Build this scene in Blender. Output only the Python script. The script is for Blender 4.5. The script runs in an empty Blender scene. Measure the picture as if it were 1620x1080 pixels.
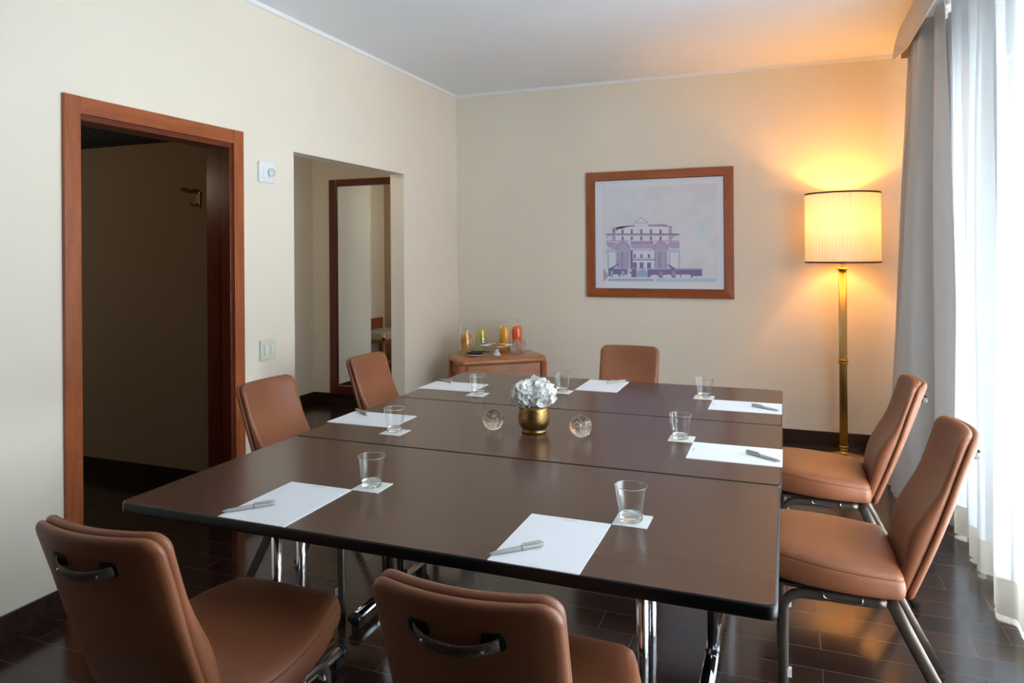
import bpy, bmesh, math, random
from mathutils import Vector, Matrix

PI = math.pi
scene = bpy.context.scene
col = scene.collection

# ------------------------------------------------------------------ camera
YAW, ROLL = math.radians(21.0), math.radians(-0.39)
F_PX = 1127.58
fw = Vector((-math.sin(YAW), math.cos(YAW), 0)); r0 = Vector((math.cos(YAW), math.sin(YAW), 0)); u0 = Vector((0, 0, 1))
rt = r0 * math.cos(ROLL) + u0 * math.sin(ROLL); up = u0 * math.cos(ROLL) - r0 * math.sin(ROLL)
cam_d = bpy.data.cameras.new('camera'); cam = bpy.data.objects.new('camera', cam_d); col.objects.link(cam)
M = Matrix.Identity(4)
for i in range(3):
    M[i][0] = rt[i]; M[i][1] = up[i]; M[i][2] = -fw[i]
M[0][3], M[1][3], M[2][3] = 2.6823, -5.6498, 1.4116
cam.matrix_world = M
cam_d.sensor_width = 36; cam_d.lens = F_PX / 1620 * 36; cam_d.shift_y = -(540 - 399.96) / 1620
cam_d.clip_start = 0.02; cam_d.clip_end = 100
scene.camera = cam

# ------------------------------------------------------------------ world, daylight, exposure
vs = scene.view_settings
vs.view_transform = 'Standard'; vs.look = 'None'; vs.gamma = 1; vs.use_curve_mapping = False
vs.exposure = 1.08
scene.cycles.transparent_max_bounces = 32
w = bpy.data.worlds.new('world'); scene.world = w; w.use_nodes = True
w.node_tree.nodes['Background'].inputs[0].default_value = (0.84, 0.92, 1.0, 1)
w.node_tree.nodes['Background'].inputs[1].default_value = 1.0


def area(name, loc, rot, sx, sy, power, colr, spread=180):
    d = bpy.data.lights.new(name, 'AREA'); d.shape = 'RECTANGLE'; d.size = sx; d.size_y = sy
    d.energy = power; d.color = colr; d.spread = math.radians(spread)
    o = bpy.data.objects.new(name, d); col.objects.link(o); o.location = loc; o.rotation_euler = rot
    return o


DAY = (0.86, 0.935, 1.0)
# daylight coming in at the two glazed openings of the right wall
area('daylight_far', (4.02, -1.6, 1.25), (0, PI / 2, 0), 2.3, .7, 66, DAY)
area('daylight_near', (4.02, -3.4, 1.25), (0, PI / 2, 0), 2.3, 2.05, 260, DAY)
# added upward fill for the ceiling, imitating daylight off the ground outside
area('ceiling_fill_near', (4.75, -3.4, .2), (0, PI / 2 + .8, 0), 1.2, 2.05, 190, DAY)
area('ceiling_fill_far', (4.75, -1.6, .2), (0, PI / 2 + .8, 0), 1.2, .8, 40, DAY)
al = bpy.data.lights.new('alcove_fill', 'POINT'); al.energy = 4.0; al.color = (1, .84, .64); al.shadow_soft_size = .1  # added fill that lifts the dim alcove, no fitting modelled
ao = bpy.data.objects.new('alcove_fill', al); col.objects.link(ao); ao.location = (-.75, -1.75, 2.25)
cl = bpy.data.lights.new('corridor_light', 'POINT'); cl.energy = 2.2; cl.color = (1, .78, .52); cl.shadow_soft_size = .08
co = bpy.data.objects.new('corridor_light', cl); col.objects.link(co); co.location = (-1.25, -3.7, 1.9)

# ------------------------------------------------------------------ materials
def lin(c):
    return tuple((x / 12.92 if x <= 0.04045 else ((x + 0.055) / 1.055) ** 2.4) for x in c)


def rgb(r, g, b):
    return lin((r / 255, g / 255, b / 255)) + (1,)


def mat(name, color, rough=0.5, metal=0.0, spec=0.5, **kw):
    m = bpy.data.materials.new(name); m.use_nodes = True
    b = m.node_tree.nodes['Principled BSDF']
    b.inputs['Base Color'].default_value = color
    b.inputs['Roughness'].default_value = rough; b.inputs['Metallic'].default_value = metal
    b.inputs['Specular IOR Level'].default_value = spec
    for k, v in kw.items():
        b.inputs[k.replace('_', ' ')].default_value = v
    return m


def N(m, t, **kw):
    n = m.node_tree.nodes.new(t)
    for k, v in kw.items():
        setattr(n, k, v)
    return n


def L(m, a, b):
    m.node_tree.links.new(a, b)


def math_node(m, op, a, b=None, c=None):
    n = N(m, 'ShaderNodeMath', operation=op)
    for i, v in enumerate((a, b, c)):
        if v is None: continue
        if isinstance(v, (int, float)): n.inputs[i].default_value = v
        else: L(m, v, n.inputs[i])
    return n.outputs[0]


def noise(m, vec, scale, detail=4, rough=0.5):
    n = N(m, 'ShaderNodeTexNoise'); n.inputs['Scale'].default_value = scale
    n.inputs['Detail'].default_value = detail; n.inputs['Roughness'].default_value = rough
    if vec is not None: L(m, vec, n.inputs['Vector'])
    return n.outputs['Fac']


def objcoord(m, scale=(1, 1, 1)):
    t = N(m, 'ShaderNodeTexCoord'); mp = N(m, 'ShaderNodeMapping'); mp.inputs['Scale'].default_value = scale
    L(m, t.outputs['Object'], mp.inputs['Vector'])
    return mp.outputs['Vector']


def ramp(m, fac, stops):
    r = N(m, 'ShaderNodeValToRGB'); e = r.color_ramp.elements
    e[0].position, e[0].color = stops[0]; e[1].position, e[1].color = stops[-1]
    for p, c in stops[1:-1]:
        x = e.new(p); x.color = c
    L(m, fac, r.inputs[0])
    return r.outputs[0]


def bump(m, h, strength, dist=0.01):
    b = N(m, 'ShaderNodeBump'); b.inputs['Strength'].default_value = strength; b.inputs['Distance'].default_value = dist
    L(m, h, b.inputs['Height'])
    L(m, b.outputs['Normal'], m.node_tree.nodes['Principled BSDF'].inputs['Normal'])


def base(m, colr):
    L(m, colr, m.node_tree.nodes['Principled BSDF'].inputs['Base Color'])


def wood(name, c1, c2, axis='z', rough=0.35, fig=9.0):
    m = mat(name, c1, rough, Coat_Weight=0.15, Coat_Roughness=0.2)
    sc = {'x': (1.0, fig, fig), 'y': (fig, 1.0, fig), 'z': (fig, fig, 1.0)}[axis]
    v = objcoord(m, sc)
    n1 = noise(m, v, 3.0, 8, 0.6)
    v2 = objcoord(m, tuple(s * 6 for s in sc))
    n2 = noise(m, v2, 4.0, 4, 0.6)
    f = math_node(m, 'ADD', math_node(m, 'MULTIPLY', n1, 0.7), math_node(m, 'MULTIPLY', n2, 0.3))
    base(m, ramp(m, f, [(0.32, c2), (0.5, tuple((a + b) / 2 for a, b in zip(c1, c2))), (0.68, c1)]))
    bump(m, n2, 0.05, 0.002)
    return m


def plaster(name, c):
    m = mat(name, c, 0.7, spec=0.3)
    v = objcoord(m)
    n = noise(m, v, 140, 3); n2 = noise(m, v, 1.3, 2)
    c2 = tuple(x * 0.97 for x in c[:3]) + (1,)
    base(m, ramp(m, n2, [(0.3, c), (0.7, c2)]))
    bump(m, n, 0.08, 0.002)
    return m


WALL = plaster('wall_paint', rgb(237, 228, 212))
HALLP = plaster('corridor_paint', rgb(196, 172, 142))
NEARP = plaster('near_wall_dark', rgb(60, 48, 40))  # unseen wall, darkened so little light bounces back onto the chairs
CEIL = plaster('ceiling_paint', rgb(238, 241, 246))
STRIP = mat('white_strip', rgb(240, 240, 240), 0.6)
CHERRY = wood('cherry_wood', rgb(174, 96, 52), rgb(132, 64, 32), 'z', 0.35)
CHERRY_H = wood('cherry_wood_horizontal', rgb(174, 96, 52), rgb(132, 64, 32), 'y', 0.35)
CHERRY_X = wood('cherry_wood_across', rgb(174, 98, 54), rgb(136, 70, 36), 'x', 0.35)
JAMB = wood('dark_cherry_jamb', rgb(112, 46, 26), rgb(84, 32, 18), 'z', 0.3)
CABW = wood('cabinet_wood', rgb(190, 122, 72), rgb(152, 92, 54), 'x', 0.28, 5)
BLACK = mat('black_rubber', rgb(20, 20, 22), 0.45)
DARK = mat('recess_shade', rgb(10, 9, 9), 0.6)
CHROME = mat('chrome', rgb(225, 228, 232), 0.08, 1.0)
BRASS = mat('brass', rgb(200, 160, 84), 0.22, 1.0)
BRASSD = mat('antique_brass', rgb(196, 168, 112), 0.3, 1.0)
BRONZE = mat('bronze_metal', rgb(108, 96, 88), 0.32, 0.75)
WHITEP = mat('white_plastic', rgb(232, 234, 236), 0.4)
IVORYP = mat('ivory_plastic', rgb(220, 219, 200), 0.45)
PAPER = mat('white_paper', rgb(238, 240, 246), 0.6, spec=0.2)
CARD = mat('coaster_card', rgb(232, 233, 230), 0.6, spec=0.2)
INK = mat('grey_ink', rgb(112, 114, 124), 0.7)
INKL = mat('pale_ink', rgb(205, 207, 214), 0.7)
PEN = mat('pen_grey', rgb(178, 176, 172), 0.35, 0.1)
PEND = mat('pen_dark', rgb(120, 118, 116), 0.35, 0.3)
CERAM = mat('white_ceramic', rgb(238, 240, 244), 0.15, Coat_Weight=0.5)
NAPKIN = mat('charcoal_napkin', rgb(40, 42, 50), 0.85)
BISCUIT = mat('biscuit', rgb(196, 140, 84), 0.8)
CHOC = mat('chocolate', rgb(88, 52, 34), 0.6)
GREYTOP = mat('grey_upholstery', rgb(168, 166, 160), 0.7)

# leather
LEATHER = mat('brown_leather', rgb(160, 100, 74), 0.42, spec=0.45)
v = objcoord(LEATHER); n = noise(LEATHER, v, 420, 3); n2 = noise(LEATHER, v, 6, 3)
base(LEATHER, ramp(LEATHER, n2, [(0.3, rgb(134, 80, 52)), (0.7, rgb(144, 88, 59))]))
bump(LEATHER, n, 0.12, 0.001)
WEBBING = mat('handle_strap', rgb(84, 72, 62), 0.5, 0.3)
v = objcoord(WEBBING)
vo = N(WEBBING, 'ShaderNodeTexVoronoi'); vo.inputs['Scale'].default_value = 260; L(WEBBING, v, vo.inputs['Vector'])
bump(WEBBING, vo.outputs['Distance'], 0.5, 0.002)

# table laminate
TABLE = mat('table_laminate', rgb(84, 58, 48), 0.23, spec=0.55)
v = objcoord(TABLE, (1, 3, 1)); n = noise(TABLE, v, 5, 5)
base(TABLE, ramp(TABLE, n, [(0.3, rgb(83, 57, 47)), (0.7, rgb(86, 59, 49))]))
n = noise(TABLE, objcoord(TABLE), 600, 2); bump(TABLE, n, 0.04, 0.0006)
EDGE = mat('table_edge', rgb(12, 13, 17), 0.35, spec=.35)

# floor: long narrow dark tiles in a running bond, thin pale joints
FLOOR = mat('floor_tiles', rgb(52, 34, 30), 0.17, spec=0.85)
tc = N(FLOOR, 'ShaderNodeTexCoord'); sp = N(FLOOR, 'ShaderNodeSeparateXYZ'); L(FLOOR, tc.outputs['Object'], sp.inputs[0])
X, Y = sp.outputs[0], sp.outputs[1]
rowf = math_node(FLOOR, 'DIVIDE', math_node(FLOOR, 'ADD', Y, 2.637 + 13.3), 0.133)
row = math_node(FLOOR, 'FLOOR', rowf); fr = math_node(FLOOR, 'SUBTRACT', rowf, row)
odd = math_node(FLOOR, 'MODULO', row, 2.0)
xo = math_node(FLOOR, 'SUBTRACT', math_node(FLOOR, 'ADD', X, 6.4), math_node(FLOOR, 'ADD', 0.23, math_node(FLOOR, 'MULTIPLY', odd, -0.135)))
colf = math_node(FLOOR, 'DIVIDE', xo, 0.64); cidx = math_node(FLOOR, 'FLOOR', colf); fc = math_node(FLOOR, 'SUBTRACT', colf, cidx)
dr = math_node(FLOOR, 'MULTIPLY', math_node(FLOOR, 'MINIMUM', fr, math_node(FLOOR, 'SUBTRACT', 1.0, fr)), 0.133)
dc = math_node(FLOOR, 'MULTIPLY', math_node(FLOOR, 'MINIMUM', fc, math_node(FLOOR, 'SUBTRACT', 1.0, fc)), 0.64)
joint = math_node(FLOOR, 'LESS_THAN', math_node(FLOOR, 'MINIMUM', dr, dc), 0.0011)
cb = N(FLOOR, 'ShaderNodeCombineXYZ'); L(FLOOR, row, cb.inputs[0]); L(FLOOR, cidx, cb.inputs[1])
wn = N(FLOOR, 'ShaderNodeTexWhiteNoise'); L(FLOOR, cb.outputs[0], wn.inputs[0])
tilec = ramp(FLOOR, wn.outputs[0], [(0.0, rgb(40, 26, 24)), (0.5, rgb(50, 32, 28)), (1.0, rgb(58, 37, 31))])
grain = noise(FLOOR, objcoord(FLOOR, (2, 16, 1)), 6, 6)
mixg = N(FLOOR, 'ShaderNodeMix', data_type='RGBA', blend_type='MULTIPLY'); mixg.inputs[0].default_value = 0.5
L(FLOOR, tilec, mixg.inputs[6]); L(FLOOR, ramp(FLOOR, grain, [(0.3, (0.75, 0.75, 0.75, 1)), (0.7, (1.15, 1.12, 1.1, 1))]), mixg.inputs[7])
mixj = N(FLOOR, 'ShaderNodeMix', data_type='RGBA'); L(FLOOR, joint, mixj.inputs[0]); L(FLOOR, mixg.outputs[2], mixj.inputs[6])
mixj.inputs[7].default_value = rgb(98, 86, 82); base(FLOOR, mixj.outputs[2])
hh = math_node(FLOOR, 'ADD', math_node(FLOOR, 'MULTIPLY', joint, -1.0), math_node(FLOOR, 'MULTIPLY', noise(FLOOR, objcoord(FLOOR), 9, 3), 0.4))
bump(FLOOR, hh, 0.15, 0.002)
SKIRT = wood('skirting', rgb(58, 38, 34), rgb(42, 27, 24), 'x', 0.25)

# thin clear glass: mostly lets light through, mirrors it at grazing angles
def thin_glass(name, tint, edge=0.12, power=2.6, front=.04):
    m = bpy.data.materials.new(name); m.use_nodes = True; nt = m.node_tree; nt.nodes.clear()
    out = nt.nodes.new('ShaderNodeOutputMaterial'); tr = nt.nodes.new('ShaderNodeBsdfTransparent'); gl = nt.nodes.new('ShaderNodeBsdfGlossy')
    tr.inputs[0].default_value = tint; gl.inputs[1].default_value = 0.02; gl.inputs[0].default_value = (0.95, 0.98, 1, 1)
    lw = nt.nodes.new('ShaderNodeLayerWeight'); lw.inputs[0].default_value = .5
    pw = nt.nodes.new('ShaderNodeMath'); pw.operation = 'POWER'; nt.links.new(lw.outputs['Facing'], pw.inputs[0]); pw.inputs[1].default_value = power
    ma = nt.nodes.new('ShaderNodeMath'); ma.operation = 'MULTIPLY_ADD'; nt.links.new(pw.outputs[0], ma.inputs[0]); ma.inputs[1].default_value = edge * 2; ma.inputs[2].default_value = front
    mx = nt.nodes.new('ShaderNodeMixShader')
    nt.links.new(ma.outputs[0], mx.inputs[0]); nt.links.new(tr.outputs[0], mx.inputs[1]); nt.links.new(gl.outputs[0], mx.inputs[2])
    nt.links.new(mx.outputs[0], out.inputs[0])
    return m


GLASS = thin_glass('thin_glass', (0.965, 0.985, 0.975, 1), 0.42)
GLASSW = thin_glass('table_glassware', (0.97, 0.985, 0.98, 1), 0.5, 1.6, .07)
PANE = thin_glass('window_glass', (0.97, 0.985, 0.98, 1), 0.3)
SOLIDG = mat('solid_glass', (0.97, 0.99, 0.98, 1), 0.0, Transmission_Weight=1.0, IOR=1.45)
CRYSTAL = mat('crystal', (1.0, 0.985, 0.96, 1), 0.0, Transmission_Weight=1.0, IOR=1.48)
BUBBLE = mat('bubble', rgb(250, 240, 215), 0.1, 0.6)
WATER = thin_glass('infused_water', (0.90, 0.90, 0.76, 1), 0.3)
JUICEY = mat('orange_juice', rgb(252, 178, 22), 0.3, spec=0.4)
JUICEO = mat('blood_orange_juice', rgb(255, 106, 14), 0.3, spec=0.4)
ORANGE = mat('orange_slice', rgb(255, 160, 14), 0.5)
LEMON = mat('lemon_slice', rgb(236, 214, 60), 0.5)
RIND = mat('pale_rind', rgb(246, 214, 120), 0.5)

# hammered gold of the vase
GOLD = mat('aged_gold', rgb(176, 134, 72), 0.34, 1.0)
v = objcoord(GOLD, (1, 1, 1)); n = noise(GOLD, objcoord(GOLD, (30, 30, 160)), 2.2, 6, 0.7)
base(GOLD, ramp(GOLD, n, [(0.35, rgb(98, 74, 42)), (0.65, rgb(192, 156, 100))])); bump(GOLD, n, 0.25, 0.002)

# petals
STEM = mat('green_stem', rgb(92, 104, 58), 0.6)


def cloth_mat(name, colr, transl, transp, weave=900):
    m = bpy.data.materials.new(name); m.use_nodes = True; nt = m.node_tree; nt.nodes.clear()
    out = nt.nodes.new('ShaderNodeOutputMaterial'); df = nt.nodes.new('ShaderNodeBsdfDiffuse'); tl = nt.nodes.new('ShaderNodeBsdfTranslucent')
    tr = nt.nodes.new('ShaderNodeBsdfTransparent'); a = nt.nodes.new('ShaderNodeMixShader'); b = nt.nodes.new('ShaderNodeMixShader')
    tcn = nt.nodes.new('ShaderNodeTexCoord'); wv = nt.nodes.new('ShaderNodeTexNoise'); wv.inputs['Scale'].default_value = weave
    rp = nt.nodes.new('ShaderNodeValToRGB'); rp.color_ramp.elements[0].color = tuple(x * 0.94 for x in colr[:3]) + (1,); rp.color_ramp.elements[1].color = colr
    nt.links.new(tcn.outputs['Object'], wv.inputs['Vector']); nt.links.new(wv.outputs['Fac'], rp.inputs[0])
    nt.links.new(rp.outputs[0], df.inputs[0]); nt.links.new(rp.outputs[0], tl.inputs[0])
    a.inputs[0].default_value = transl; nt.links.new(df.outputs[0], a.inputs[1]); nt.links.new(tl.outputs[0], a.inputs[2])
    # open weave: see-through square on, closing up when looked at along the cloth
    lw = nt.nodes.new('ShaderNodeLayerWeight'); lw.inputs[0].default_value = .5
    mr_ = nt.nodes.new('ShaderNodeMapRange'); mr_.inputs[1].default_value = 0; mr_.inputs[2].default_value = .6; mr_.inputs[3].default_value = transp; mr_.inputs[4].default_value = 0.0
    nt.links.new(lw.outputs['Facing'], mr_.inputs[0]); nt.links.new(mr_.outputs[0], b.inputs[0]); nt.links.new(a.outputs[0], b.inputs[1]); nt.links.new(tr.outputs[0], b.inputs[2])
    nt.links.new(b.outputs[0], out.inputs[0])
    return m


PETAL = cloth_mat('white_petal', rgb(255, 255, 253), 0.3, 0.0, 60)
SHEER = cloth_mat('sheer_voile', rgb(172, 176, 180), 0.22, 0.20)
SHEERHEM = cloth_mat('sheer_hem', rgb(186, 181, 170), 0.13, 0.0)
DRAPE = cloth_mat('grey_drape', rgb(214, 208, 204), 0.10, 0.0)
PELMET = mat('pelmet_fabric', rgb(214, 206, 196), 0.8)
SHADE = cloth_mat('pleated_shade', rgb(248, 238, 226), 0.115, 0.0, 300)
SHADETRIM = mat('shade_trim', rgb(60, 44, 34), 0.7)
BULB = bpy.data.materials.new('lit_bulb'); BULB.use_nodes = True
BULB.node_tree.nodes['Principled BSDF'].inputs['Emission Color'].default_value = (1, 0.55, 0.2, 1)
BULB.node_tree.nodes['Principled BSDF'].inputs['Emission Strength'].default_value = 20
MIRROR = mat('mirror_silver', (0.90, 0.93, 0.92, 1), 0.0, 1.0)
ACOUST = mat('acoustic_tile', rgb(40, 42, 46), 0.8)
tcn = N(ACOUST, 'ShaderNodeTexCoord'); s2 = N(ACOUST, 'ShaderNodeSeparateXYZ'); L(ACOUST, tcn.outputs['Object'], s2.inputs[0])
gx = math_node(ACOUST, 'FRACT', math_node(ACOUST, 'MULTIPLY', s2.outputs[0], 14.0)); gy = math_node(ACOUST, 'FRACT', math_node(ACOUST, 'MULTIPLY', s2.outputs[1], 14.0))
gg = math_node(ACOUST, 'MULTIPLY', math_node(ACOUST, 'GREATER_THAN', gx, 0.3), math_node(ACOUST, 'GREATER_THAN', gy, 0.3))
base(ACOUST, ramp(ACOUST, gg, [(0.0, rgb(70, 72, 76)), (1.0, rgb(16, 16, 18))]))

# ------------------------------------------------------------------ mesh helpers
class MB:
    def __init__(s):
        s.v, s.f, s.mi, s.sm = [], [], [], []; s.weld = 0

    def add(s, vs_, fs, mi=0, smooth=False):
        o = len(s.v); s.v += [tuple(p) for p in vs_]
        for f in fs:
            s.f.append([o + i for i in f]); s.mi.append(mi); s.sm.append(smooth)

    def box(s, x0, x1, y0, y1, z0, z1, mi=0):
        s.add([(x0, y0, z0), (x1, y0, z0), (x1, y1, z0), (x0, y1, z0), (x0, y0, z1), (x1, y0, z1), (x1, y1, z1), (x0, y1, z1)],
              [(0, 3, 2, 1), (4, 5, 6, 7), (0, 1, 5, 4), (1, 2, 6, 5), (2, 3, 7, 6), (3, 0, 4, 7)], mi)

    def loops(s, rings, mi=0, closed=True, cap0=True, cap1=True, smooth=True):
        n = len(rings[0]); o = len(s.v)
        for r in rings: s.v += [tuple(p) for p in r]
        for i in range(len(rings) - 1):
            for j in range(n if closed else n - 1):
                k = (j + 1) % n
                s.f.append([o + i * n + j, o + i * n + k, o + (i + 1) * n + k, o + (i + 1) * n + j]); s.mi.append(mi); s.sm.append(smooth)
        if cap0: s.f.append([o + j for j in range(n)][::-1]); s.mi.append(mi); s.sm.append(smooth)
        if cap1: s.f.append([o + (len(rings) - 1) * n + j for j in range(n)]); s.mi.append(mi); s.sm.append(smooth)

    def lathe(s, prof, cx=0, cy=0, n=32, mi=0, cap0=True, cap1=True, z0=0):
        s.loops([[(cx + r * math.cos(2 * PI * j / n), cy + r * math.sin(2 * PI * j / n), z0 + z) for j in range(n)] for r, z in prof], mi, True, cap0, cap1)

    def tube(s, pts, ra, rb=None, n=12, mi=0, side=None):
        """elliptical tube along points; ra across 'side' axis, rb across the other"""
        pts = [Vector(p) for p in pts]; rb = rb or ra; rings = []
        for i, p in enumerate(pts):
            t = (pts[min(i + 1, len(pts) - 1)] - pts[max(i - 1, 0)]).normalized()
            sd = Vector(side) if side else (Vector((0, 0, 1)) if abs(t.z) < 0.9 else Vector((1, 0, 0)))
            a = (sd - t * sd.dot(t)).normalized(); b = t.cross(a)
            rings.append([p + a * ra * math.cos(2 * PI * j / n) + b * rb * math.sin(2 * PI * j / n) for j in range(n)])
        s.loops(rings, mi)

    def build(s, name, mats, parent=None, loc=None, rotz=0, recalc=True, bevel=0, auto=False):
        me = bpy.data.meshes.new(name); me.from_pydata(s.v, [], s.f)
        mats = mats if isinstance(mats, (list, tuple)) else [mats]
        for m in mats: me.materials.append(m)
        for p, mi, sm in zip(me.polygons, s.mi, s.sm):
            p.material_index = mi; p.use_smooth = sm
        me.update()
        if recalc:
            b = bmesh.new(); b.from_mesh(me)
            if s.weld: bmesh.ops.remove_doubles(b, verts=b.verts, dist=s.weld); bmesh.ops.dissolve_degenerate(b, edges=b.edges, dist=1e-5)
            bmesh.ops.recalc_face_normals(b, faces=b.faces); b.to_mesh(me); b.free()
        o = bpy.data.objects.new(name, me); col.objects.link(o)
        if parent: o.parent = parent
        if loc: o.location = loc
        o.rotation_euler[2] = rotz
        if bevel:
            md = o.modifiers.new('bevel', 'BEVEL'); md.width = bevel; md.segments = 3; md.limit_method = 'ANGLE'
            md.harden_normals = False
            for p in me.polygons: p.use_smooth = True
            md2 = o.modifiers.new('wn', 'WEIGHTED_NORMAL'); md2.keep_sharp = True
        return o


def tag(o, label, cat, group=None, kind=None):
    if label: o['label'] = label
    if cat: o['category'] = cat
    if group: o['group'] = group
    if kind: o['kind'] = kind
    return o


def thing(name, label, cat, loc=(0, 0, 0), rotz=0, group=None):
    o = bpy.data.objects.new(name, None); o.empty_display_size = 0.05; col.objects.link(o)
    o.location = loc; o.rotation_euler = (0, 0, rotz)
    return tag(o, label, cat, group)


def struct(o):
    o['kind'] = 'structure'; return o


def dup(root, loc, rotz, label=None, group=None):
    r = root.copy(); col.objects.link(r); r.location = loc; r.rotation_euler = (0, 0, rotz)
    if label: r['label'] = label
    if group: r['group'] = group
    for ch in list(root.children):
        c = ch.copy(); col.objects.link(c); c.parent = r
        for g in list(ch.children):
            d = g.copy(); col.objects.link(d); d.parent = c
    return r


def rrect(hx, hy, r, n=8):
    """rounded rectangle outline, counter-clockwise"""
    r = max(min(r, hx - 1e-4, hy - 1e-4), 1e-4); out = []
    for cx, cy, a0 in ((hx - r, hy - r, 0), (-hx + r, hy - r, PI / 2), (-hx + r, -hy + r, PI), (hx - r, -hy + r, 1.5 * PI)):
        for i in range(n + 1):
            a = a0 + PI / 2 * i / n; out.append((cx + r * math.cos(a), cy + r * math.sin(a)))
    return out


# ------------------------------------------------------------------ room shell
H = 2.79; RW = 3.75; NY = -6.7
b = MB(); b.box(-3.2, 4.2, NY - .1, .15, -0.1, 0); struct(b.build('floor', FLOOR))
b = MB(); b.box(-.115, RW + .1, NY - .1, .1, H, H + .1); struct(b.build('ceiling', CEIL))
# left wall: door and opening cut out
b = MB()
T = -.115
b.box(T, 0, NY, -3.62, 0, H); b.box(T, 0, -3.62, -2.68, 2.02, H); b.box(T, 0, -2.68, -2.2159, 0, H)
b.box(T, 0, -2.2159, -.9292, 2.0116, H); b.box(T, 0, -.9292, .1, 0, H)
struct(b.build('wall_left', WALL))
b = MB(); b.box(-.0, RW + .1, 0, .1, 0, H); struct(b.build('wall_back', WALL))
# right wall with three full height glazed openings
b = MB()
WINS = ((-1.98, -1.22, 2.4), (-4.45, -2.35, 2.4))
ys = [0] + [q for a_, b_, c_ in WINS for q in (b_, a_)] + [NY]
for i in range(0, len(ys), 2): b.box(RW, RW + .18, ys[i + 1], ys[i], 0, H)
for a_, b_, c_ in WINS: b.box(RW, RW + .18, a_, b_, c_, H)
struct(b.build('wall_right', WALL))
b = MB(); b.box(-.115, RW + .18, NY - .1, NY, 0, H); struct(b.build('wall_near', NEARP))
for i, (a_, b_, c_) in enumerate(WINS):
    f = MB(); x0, x1 = RW + .05, RW + .11
    f.box(x0, x1, a_, a_ + .06, 0, c_); f.box(x0, x1, b_ - .06, b_, 0, c_); f.box(x0, x1, a_ + .06, b_ - .06, c_ - .06, c_); f.box(x0, x1, a_ + .06, b_ - .06, 0, .08)
    mid = (a_ + b_) / 2; f.box(x0, x1, mid - .05, mid + .05, .08, c_ - .06)
    fr_ = struct(f.build('window_%d' % (i + 1), WHITEP))
    for q0, q1 in ((a_ + .06, mid - .05), (mid + .05, b_ - .06)):
        g = MB(); g.box(RW + .078, RW + .082, q0, q1, .08, c_ - .06); g.build('window_pane', PANE, fr_)

# skirting boards
def skirt(name, boxes):
    b = MB()
    for q in boxes: b.box(*q)
    return struct(b.build(name, SKIRT, bevel=0.002))


skirt('baseboard_left', [(0, .012, NY, -3.65, 0, .1), (0, .012, -2.643, -2.2159, 0, .1), (0, .012, -.9292, -.012, 0, .1)])
skirt('baseboard_back', [(0, RW, -.012, 0, 0, .1)])
# white strip along ceiling
b = MB(); b.box(0, .012, NY, -.012, H - .026, H); b.box(0, RW, -.012, 0, H - .026, H); struct(b.build('trim_1', STRIP))

# corridor beyond the door
b = MB(); b.box(-3.1, T, -2.29, -2.2159, 0, H); struct(b.build('wall_corridor', [HALLP]))
skirt('baseboard_corridor', [(-3.1, T, -2.302, -2.29, 0, .1)])
b = MB(); b.box(-3.2, -3.1, NY, -2.29, 0, H); b.box(-3.1, T, -6.6, -6.5, 0, H); struct(b.build('wall_corridor_end', HALLP))
b = MB(); b.box(-3.1, T, -6.5, -2.29, 2.112, 2.16); struct(b.build('ceiling_corridor', ACOUST))
# alcove beyond the opening
AX = -1.538
b = MB(); b.box(-2.3, 0, .034, .13, 0, H); struct(b.build('wall_alcove_back', WALL))
b = MB(); b.box(-2.2, AX, -1.0, .034, 0, H); b.box(-2.2, -2.1, -2.2159, -1.0, 0, H); struct(b.build('wall_alcove_left', WALL))
b = MB(); b.box(-2.2, T, -2.2159, .1, 2.4, 2.45); struct(b.build('ceiling_alcove', CEIL))
skirt('baseboard_alcove', [(AX, T, .022, .034, 0, .1), (AX, AX + .012, -1.0, .022, 0, .1)])

# door frame
b = MB()
b.box(-.001, .018, -3.648, -3.576, 0, 2.0599)            # left casing stands full height
b.box(-.001, .018, -2.715, -2.645, 0, 2.0599)
dfr = struct(b.build('door_1', CHERRY, bevel=.003))
b = MB(); b.box(-.001, .016, -3.576, -2.715, 1.989, 2.0595); b.build('head_casing', CHERRY_H, dfr, bevel=.003)
b = MB(); b.box(-.15, .004, -3.62, -3.59, 0, 2.0); b.box(-.15, .004, -2.735, -2.68, 0, 2.0); b.box(-.15, .004, -3.59, -2.735, 1.972, 2.02)
b.box(-.05, .010, -2.741, -2.735, 0, 1.972); b.box(-.05, .010, -3.59, -2.741, 1.964, 1.972)
b.box(-.16, -.14, -2.68, -2.61, 0, 2.04); b.box(-.16, -.14, -3.66, -3.62, 0, 2.04)
b.build('jamb', JAMB, dfr, bevel=.0015)

# mirror in alcove
mr = thing('mirror', 'tall wall mirror in dark cherry wood frame inside the alcove', 'mirror', (-.90, .034, .1))
W2, HM = .435, 2.01
b = MB()
b.box(-W2, -W2 + .078, -.03, 0, 0, HM); b.box(W2 - .078, W2, -.03, 0, 0, HM)
b.box(-W2 + .078, W2 - .078, -.03, 0, HM - .065, HM); b.box(-W2 + .078, W2 - .078, -.03, 0, 0, .08)
b.build('frame', JAMB, mr, bevel=.004)
b = MB(); b.box(-W2 + .078, W2 - .078, -.012, -.008, .08, HM - .065); b.build('mirror_glass', MIRROR, mr)

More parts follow.
